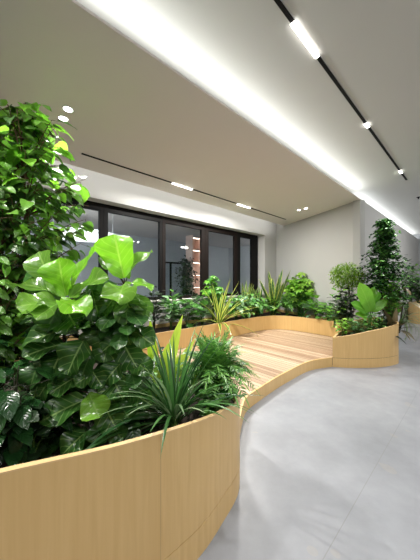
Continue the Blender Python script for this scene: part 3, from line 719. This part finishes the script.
R = random.Random(54)
for px, lab in ((236, 'low glossy plant right of the yellow edged spiky plant'), (246, 'low glossy plant under the rightmost window pane'), (256, 'low glossy plant below the right end of the window')):
    bush(bp(px, 4.3), ztop(px, 4.3, 294), .34, 'mid', 'low_peperomia', lab, nst=15, nlf=8, LL=.24, LW=.10, shape='lance', curl=1.2, mat2='silver', f2=.3, minh=.3)
def bx(px, d, z=.47): return Vector(((px-CX)/F*d, d, z))
def hh(d, py, z=.47): return CH+(HY-py)/F*d-z
R = random.Random(55)
blades(bx(259, 7.6), 12, 1.0, .10, 'snake', 'snake_plant', 'small snake plant right beside the window edge', spread=.7, curl=(0, .5), shape='sword')
blades(bx(274, 7.5), 22, 1.55, .14, 'snake', 'snake_plant', 'tall yellow striped snake plant in the corner by the back wall', spread=.75, curl=(-.1, .4), shape='sword')
bush(bx(271, 7.3), hh(7.3, 296), .3, 'mid', 'pothos', 'small leafy plant spilling over the planter at the wall corner', nst=12, nlf=8, LL=.15, LW=.1, shape='heart', mat2='lettuce', f2=.5)
bush(bx(299, 7.3), hh(7.3, 273), .50, 'mid', 'umbrella_shrub', 'big round umbrella shrub with pale new leaves against the back wall', nst=22, nlf=8, LL=.17, LW=.075, palmate=7, minh=.3, mat2='lettuce', f2=.55)
frondbush(bx(287, 7.1), .75, .4, 26, 'feathery_fern', 'dark feathery fern left of the big round umbrella shrub', LL=.12, LW=.025, per=10, mat='mid')
R = random.Random(56)
blades(bx(303, 6.95), 20, .6, .06, 'fern', 'rosette_plant', 'low rosette below the big round umbrella shrub', spread=1.3, shape='lance')
bush(bx(316, 6.7), hh(6.7, 296), .30, 'silver', 'split_leaf_philodendron', 'pale split leaf plant to the right of the big umbrella shrub', nst=9, nlf=5, LL=.3, LW=.22, lobes=1, mat2='bright', f2=.4)
bush(bx(328, 6.2), hh(6.2, 302), .28, 'fern', 'split_leaf_philodendron', 'low split leaf plant where the back planter meets the right planter', nst=9, nlf=6, LL=.22, LW=.15, lobes=1, mat2='bright', f2=.4)
# white marker stick
t = MB(); q = bx(320, 6.9); t.tube([q-UP*.02, q+UP*.62], .02, .02, 8); tag(t.build('white_pipe', M['white']), 'short white upright pipe beside the big umbrella shrub', 'pipe')

# ------------------------------------------------------------------ right planter
R = random.Random(61)
def cloud_tree():
    d = 5.25; base = bx(352, d); t = thing('cloud_foliage_tree', 'small airy tree with a fuzzy lime green crown against the back wall', 'tree', base)
    tk = MB(); mb = MB(); c = P(347, 277, d)
    for k in range(5):
        tip = c+rv(.14)+UP*.02; pts = bez(base-UP*.01, base+UP*.5+rv(.05), tip, 6); tk.tube(pts, .012, .004, 6)
    for k in range(4200):
        v = rv(1)
        if v.length > 1: continue
        p = c+Vector((v.x*.36, v.y*.28, v.z*.3)); leaf(mb, p, rv(1)+UP*.3, UP+rv(.5), .075, .02, 'lance', .1, .3, 2, 1, tone=R.random())
    mb.build('foliage', LM['moss'], t, True); tk.build('trunk', M['darkbark'], t, True)
cloud_tree()
bush(bx(345, 5.05), hh(5.05, 284), .30, 'dark', 'dark_leaf_shrub', 'dark leafy shrub under the fuzzy lime crown', nst=22, nlf=13, LL=.13, LW=.075, stem='darkstem', mat2='bright', f2=.12)
R = random.Random(62)
def layered_tree(px, d, zb, top_py, rmax, name, label, mat='dark', mat2='mid', tiers=11, low_py=300, LL=.075, LW=.04, dens=1.0):
    base = bx(px, d, zb); top = CH+(HY-top_py)/F*d; lo = CH+(HY-low_py)/F*d
    t = thing(name, label, 'tree', base); tk = MB(); a_ = MB(); b_ = MB(); path = [base-UP*.01]+[Vector((base.x+.02*math.sin(k*2), d+.02*math.cos(k*3), zb+(top-zb)*k/8)) for k in range(1, 9)]
    tk.tube(path, .02, .005, 8)
    for ti in range(tiers):
        f = ti/(tiers-1); z = top-.04-(top-lo)*f; r = rmax*(.10+.90*min(1, f*1.7))*R.uniform(.85, 1.1)
        for k in range(int(7*dens)):
            an = k*6.283/int(7*dens)+ti*.8+R.uniform(-.3, .3); hd = Vector((math.cos(an), math.sin(an), 0)); z = top-.04-(top-lo)*f+R.gauss(0, .05); o = Vector((base.x, d, z-.1)); rr = r*R.uniform(.45, 1.15)
            tip = Vector((base.x, d, z))+hd*rr-UP*.35*rr; pts = bez(o, o+hd*rr*.5+UP*.12, tip, 6); tk.tube(pts, .006, .002, 5)
            for j in range(int(16*dens)):
                q = pts[R.randint(2, 6)]+Vector((R.gauss(0, .05), R.gauss(0, .05), R.gauss(0, .02)))*rmax/.4
                aa = R.uniform(0, 6.28)
                leaf(b_ if R.random() < .42 else a_, q, Vector((math.cos(aa), math.sin(aa), R.uniform(-.4, .2))), UP+rv(.35), LL*R.uniform(.7, 1.2), LW*R.uniform(.8, 1.2), 'oval', .15, .5, 3, 1, tone=R.random())
    a_.build('foliage', LM[mat], t, True); tag(b_.build('lit_foliage', LM[mat2], t, True), 'mid green leaves'); tk.build('trunk', M['darkbark'], t, True)
layered_tree(384, 5.0, .47, 222, .45, 'layered_tree', 'slim dark tree with layered branches rising from the right planter', mat='coffee', mat2='mid', tiers=12, low_py=292, LL=.085, LW=.045, dens=1.9)
R = random.Random(63)
def tanleaves():
    base = bx(399, 4.95); t = thing('tan_leaf_plant', 'plant with broad pale tan leaves bending left at the right planter rim', 'plant', base); mb = MB(); st = MB()
    for A, T, w, tn in (((407, 298), (381, 300), 8, .9), ((404, 303), (382, 309), 8, .6), ((408, 302), (424, 310), 7, .8), ((404, 296), (398, 281), 7, .3), ((410, 300), (422, 292), 7, .9), ((402, 306), (390, 318), 7, .3)):
        a = P(*A, 4.95); b_ = P(*T, 4.85+R.uniform(-.1, .1)); dd = (b_-a).normalized(); n = Vector((0, -.6, 1)); sd = dd.cross(n).normalized()
        leaf(mb, a, Matrix.Rotation(.5, 3, sd)@dd, n, (b_-a).length*1.1, w/F*4.9, 'oval', .15, 1.0, 8, 2, tone=tn); st.tube(bez(base-UP*.01, base.lerp(a, .6)+UP*.05, a, 4), .01, .006, 6)
    mb.build('foliage', LM['bronze'], t, True); st.build('stems', M['darkstem'], t, True)
tanleaves()
def bigleaf():
    d = 4.72; base = bx(368, d); t = thing('broad_leaf_plant', 'bright green plant with few broad paddle leaves in the right planter', 'plant', base); mb = MB(); st = MB()
    for bp_, tp, w, cu, nr in [((371, 312), (360, 284), 14, .3, (-.3, -1, .3)), ((369, 314), (352, 303), 12, .4, (0, -.9, .6)), ((371, 306), (374, 288), 13, .3, (.3, -1, .3)), ((369, 308), (364, 294), 12, .2, (0, -1, .4)), ((373, 312), (386, 300), 8, .5, (0, -.7, .7)), ((368, 318), (356, 314), 8, .5, (0, -.7, .7)), ((374, 304), (379, 292), 9, .3, (.5, -.8, .3))]:
        A = P(*bp_, d); T = P(*tp, d+R.uniform(-.12, .1)); dd = (T-A).normalized(); n = Vector(nr); sd = dd.cross(n).normalized()
        leaf(mb, A, Matrix.Rotation(cu/2, 3, sd)@dd, n, (T-A).length*1.05, w/F*d, 'round', .2, cu, 8, 2, wave=.03, tone=R.random())
        st.tube(bez(base-UP*.01, base.lerp(A, .5)+UP*.05, A, 4), .012, .006, 6)
    mb.build('foliage', LM['bright'], t, True); st.build('stems', M['stem'], t, True)
bigleaf()
R = random.Random(64)
bush(bx(391, 4.8), hh(4.8, 270), .18, 'bright', 'lime_shrub', 'small light green upright shrub in front of the layered tree', nst=16, nlf=12, LL=.09, LW=.045, minh=.4)
blades(bx(394, 4.75, .55), 16, .52, .10, 'bronze', 'cordyline', 'bronze leafed plant with broad arching leaves at the right planter rim', spread=1.25, curl=(.5, 1.2), shape='lance', fold=.15)
blades(bx(382, 4.75), 22, .5, .07, 'dark', 'dark_blade_plant', 'dark bladed plant filling the right planter behind the rim', spread=1.2, curl=(.5, 1.2), shape='lance')
blades(bx(401, 4.72, .74), 46, .62, .012, 'palegrass', 'trailing_grass', 'pale grass trailing over the right side of the rounded planter', spread=1.5, curl=(1.3, 2.2), az=(-1.3, .7), fold=.3, nv=9)
R = random.Random(65)
bush(bx(344, 4.65), hh(4.65, 317), .16, 'bright', 'lime_groundcover', 'low lime green plant at the left corner of the right planter', nst=10, nlf=7, LL=.09, LW=.055, mat2='lettuce', f2=.5, curl=.9)
bush(bx(357, 4.55), hh(4.55, 318), .2, 'silver', 'silvery_groundcover', 'low grey green frilly plant in front of the broad paddle leaves', nst=12, nlf=8, LL=.1, LW=.05, lobes=1, mat2='fern', f2=.5)
bush(bx(372, 4.55), hh(4.55, 312), .18, 'mid', 'leafy_groundcover', 'low green plant at the middle of the right planter rim', nst=12, nlf=8, LL=.09, LW=.05)
bush(bx(335, 5.6, .47), hh(5.6, 303), .2, 'mid', 'leafy_groundcover', 'low green plant squeezed between back planter and right planter', nst=9, nlf=7, LL=.12, LW=.07)
bush(bx(388, 5.2, .47), hh(5.2, 284), .36, 'mid', 'leafy_groundcover', 'dark low shrub at the foot of the layered tree', nst=24, nlf=11, LL=.12, LW=.065)
# far planter shrubs
R = random.Random(66)
def fb(px, d, top, r, mat, m2, name, label):
    bush(bx(px, d, .66), hh(d, top, .66), r, mat, name, label, nst=18, nlf=12, LL=.17, LW=.1, mat2=m2, f2=.4, minh=.1)
fb(402, 9.15, 255, .5, 'dark', 'mid', 'corridor_shrub', 'tall green shrub on the left of the distant corridor planter')
fb(411, 9.6, 258, .5, 'mid', 'bright', 'corridor_shrub', 'tall light green shrub on the right of the distant corridor planter')
fb(418, 9.4, 276, .5, 'dark', 'mid', 'corridor_shrub', 'dark lower shrub at the right edge in the distant planter')
# plants behind the glass
R = random.Random(67)
v = lin(186, 7.0)
def insidetree():
    base = Vector((v.x, v.y, 0)); d = v.y; t = thing('neighbour_tree', 'dark potted tree standing behind the window glass beside the lit shelf tower', 'tree', base)
    b = MB(); b.tube([base, base+UP*.45], .2, .26, 20); b.build('pot', M['grey'], t, True)
    tk = MB(); tk.tube([base+UP*.4, base+UP*2.3], .025, .01, 8); mb = MB()
    for k in range(70):
        z = .9+1.45*(k/70); r = .42*(1-(max(0, z-1.6)/1.1)**2)*R.uniform(.5, 1.1); a = k*2.4; tip = base+Vector((math.cos(a)*r, math.sin(a)*r, z)); pts = bez(base+UP*(z-.2), base+UP*z, tip, 5); tk.tube(pts, .006, .002, 4)
        for j in range(9):
            q = pts[R.randint(2, 5)]+rv(.07); leaf(mb, q, rv(1), UP+rv(.4), .13, .07, 'oval', .15, .4, 3, 1, tone=R.random())
    mb.build('foliage', LM['dark'], t, True); tk.build('trunk', M['darkbark'], t, True)
insidetree()

# ------------------------------------------------------------------ lamps
def area(name, loc, sx, sy, power, rot=None, col=(1, 1, 1), dirv=None, spread=None):
    l = bpy.data.lights.new(name, 'AREA'); l.shape = 'RECTANGLE'; l.size = sx; l.size_y = sy; l.energy = power; l.color = col
    if spread: l.spread = spread
    o = bpy.data.objects.new(name, l); C.objects.link(o); o.location = loc
    z = -Vector(dirv).normalized(); x = Vector((D1.x, D1.y, 0)); x = (x-z*x.dot(z)).normalized(); y = z.cross(x)
    o.rotation_euler = Matrix((x, y, z)).transposed().to_euler(); return o
def spot(name, loc, tgt, power, ang, col=(1, .96, .9), size=.04, blend=.6):
    l = bpy.data.lights.new(name, 'SPOT'); l.energy = power; l.spot_size = math.radians(ang); l.spot_blend = blend; l.shadow_soft_size = size; l.color = col
    o = bpy.data.objects.new(name, l); C.objects.link(o); o.location = loc
    o.rotation_euler = (Vector(tgt)-Vector(loc)).to_track_quat('-Z', 'Y').to_euler(); return o
# fixtures
def track(name, s0, s1, o, z, lamps, label, w=.035):
    t = thing(name, label, 'track light', so((s0+s1)/2, o, z))
    b = MB(); b.box(s0, s1, z-.012, z-.001, o-w/2, o+w/2); b.build('rail', M['black'], t)
    for (a, c) in lamps:
        b = MB(); b.box(a, c, z-.02, z-.0125, o-w/2-.004, o+w/2+.004); b.build('lamp', M['lamp'], t)
track('track_light', -2.0, 6.53, 1.04, HR, [(1.86, 2.32), (-.6, -.15), (3.78, 3.90), (5.88, 6.02)], 'long black ceiling track with lamps on the raised right ceiling', .03)
track('track_light', -4.2, 10.6, -1.9, HR, [(x-.55, x+.55) for x in (-3.0, -.2, 2.6, 5.4)]+[(8.6, 10.2)], 'second black ceiling track added out of view right of the first for fill light', .03)  # added unseen track, carries fill lamps for the room and corridor
ot = 3.9
def sol(px, py, h):   # plan point on a ceiling of height h
    d = (h-CH)*F/(HY-py); return Vector(((px-CX)/F*d, d, h))
p0, p1 = sol(81, 154, HS), sol(286.7, 219, HS); ot = (p0.dot(N1)+p1.dot(N1))/2
lm = [(sol(171.4, 183, HS).dot(D1), sol(190.5, 189.5, HS).dot(D1)), (sol(236, 204, HS).dot(D1), sol(248.5, 208, HS).dot(D1))]
track('track_light', p0.dot(D1), p1.dot(D1), ot, HS, lm, 'thin dark ceiling track with two lamps on the lower ceiling beside the windows', .03)
dl = []
for (x, y, lab) in ((68, 108.8, 'round white recessed ceiling spot, upper one beside the tall tree'), (63.3, 118.1, 'round white recessed ceiling spot, lower one beside the tall tree'), (298.7, 209.9, 'small distant recessed ceiling spot, left one near the back wall'), (305.9, 208.2, 'small distant recessed ceiling spot, right one near the back wall'), (None, 0, 'round recessed ceiling spot above the foreground planter, outside the photo')):
    q = sol(x, y, HS) if x is not None else Vector((-1.85, .95, HS)); t = thing('recessed_spotlight', lab, 'spotlight', q, 'ceiling spots'); del t['group']
    b = MB(); b.ring((q.x, q.y, HS-.008), .045, .055, .007); b.build('trim_ring', M['white'], t)
    b = MB(); b.disc((q.x, q.y, HS-.005), .045, .004); b.build('lens', M['lamp'], t); dl.append(q)
q = sol(418.5, 197, HR); t = thing('sprinkler', 'small dark ceiling sprinkler at the right edge of the raised ceiling', 'sprinkler', q)
b = MB(); b.disc((q.x, q.y, HR-.012), .04, .011, 20); b.build('plate', M['black'], t); b = MB(); b.tube([q-UP*.012, q-UP*.05], .012, .018, 10); b.build('head', M['black'], t)

# light
W = .42
area('cove_light', so((S0+scw)/2, OL+.10, HS+.05), scw-S0, .04, 118*W, dirv=N1*-.75+UP*.65, col=(.96, .99, .97))
area('cove_light_corridor', so((scw+S1)/2, OL+.2, HS+.05), S1-scw-.3, .04, 60*W, dirv=N1*-.5+UP*.8, col=(.96, .99, 1))
area('window_cove_light', so((S0+s_of(282, OC))/2, OC-.06, HS+.07), s_of(282, OC)-S0, .03, 85*W, dirv=N1*.95-UP*.05, col=(1, .98, .94))
for q, tg in ((dl[0], (-.2, 2.0, .3)), (dl[1], (-.5, 1.3, .5))): spot('downlight', q-UP*.02, tg, 520*W, 74, size=.03)
spot('downlight', dl[1]-UP*.02, (-1.5, 1.2, 1), 110*W, 120)
spot('downlight', dl[4]-UP*.02, (-.1, 1.7, .3), 620*W, 76, size=.025, blend=.8)
for q in dl[2:4]: spot('downlight', q-UP*.02, (q.x-.6, q.y-1.2, 0), 160*W, 80, blend=1)
for i, (a, c) in enumerate(lm):
    m = so((a+c)/2, ot, HS-.03); area('track_linear', m, c-a, .03, 300*W, dirv=Vector((0, 0, -1)), col=(1, .97, .92))
for s, tg, pw, an in ((2.1, (.6, 3.0, 0), 200, 95), (3.84, (1.2, 4.8, 0), 300, 80), (5.95, (2.9, 4.7, .4), 420, 70), (3.84, (3.0, 3.2, 0), 90, 90), (-.4, (-.9, 1.4, .7), 340, 75), (2.1, (-.5, 1.7, 1), 480, 62), (5.95, (3.1, 4.9, .8), 260, 34), (3.84, (.6, 6.2, .7), 360, 60), (3.84, (2.0, 6.6, .5), 240, 40)):
    spot('track_spot', so(s, 1.04, HR-.05), tg, pw*W, an, col=(1, .98, .95), size=.06)
area('track_linear', so(9.4, -1.9, HR-.03), 1.6, .04, 420*W, dirv=N1*.5-UP, col=(1, .98, .96))  # added fill on the unseen second track, brightens the corridor wall
area('neighbour_fill', so(1, 5.85, 3.36), 5, .5, 560*W, dirv=N1*.5-UP, col=(.92, .97, 1))  # added unseen fill for the neighbouring room, hidden above the panes
area('neighbour_fill', so(8.9, 6.3, 3.36), 1.2, .8, 190*W, dirv=D1*.5+N1*.25-UP, col=(.95, .98, 1))  # added unseen fill for the right end of the neighbouring room
for x in (-3.0, -.2, 2.6, 5.4): area('track_linear', so(x, -1.9, HR-.03), 1.1, .04, 130*W, dirv=(0, 0, -1), col=(1, .98, .96))  # added ambient fill lamps along the unseen second track

w = bpy.data.worlds.new('world'); bpy.context.scene.world = w; w.use_nodes = True
w.node_tree.nodes['Background'].inputs[0].default_value = (.8, .85, .9, 1); w.node_tree.nodes['Background'].inputs[1].default_value = .05

# ------------------------------------------------------------------ camera
cd = bpy.data.cameras.new('camera'); cam = bpy.data.objects.new('camera', cd); C.objects.link(cam)
cam.location = (0, 0, CH); cam.rotation_euler = (math.pi/2, 0, 0)
cd.sensor_fit = 'VERTICAL'; cd.sensor_height = 36; cd.lens = F/560*36; cd.shift_y = 2/560; cd.clip_start = .05
bpy.context.scene.camera = cam
vs_ = bpy.context.scene.view_settings
vs_.view_transform = 'Standard'; vs_.look = 'None'; vs_.exposure = -0.1; vs_.gamma = 1; vs_.use_curve_mapping = False
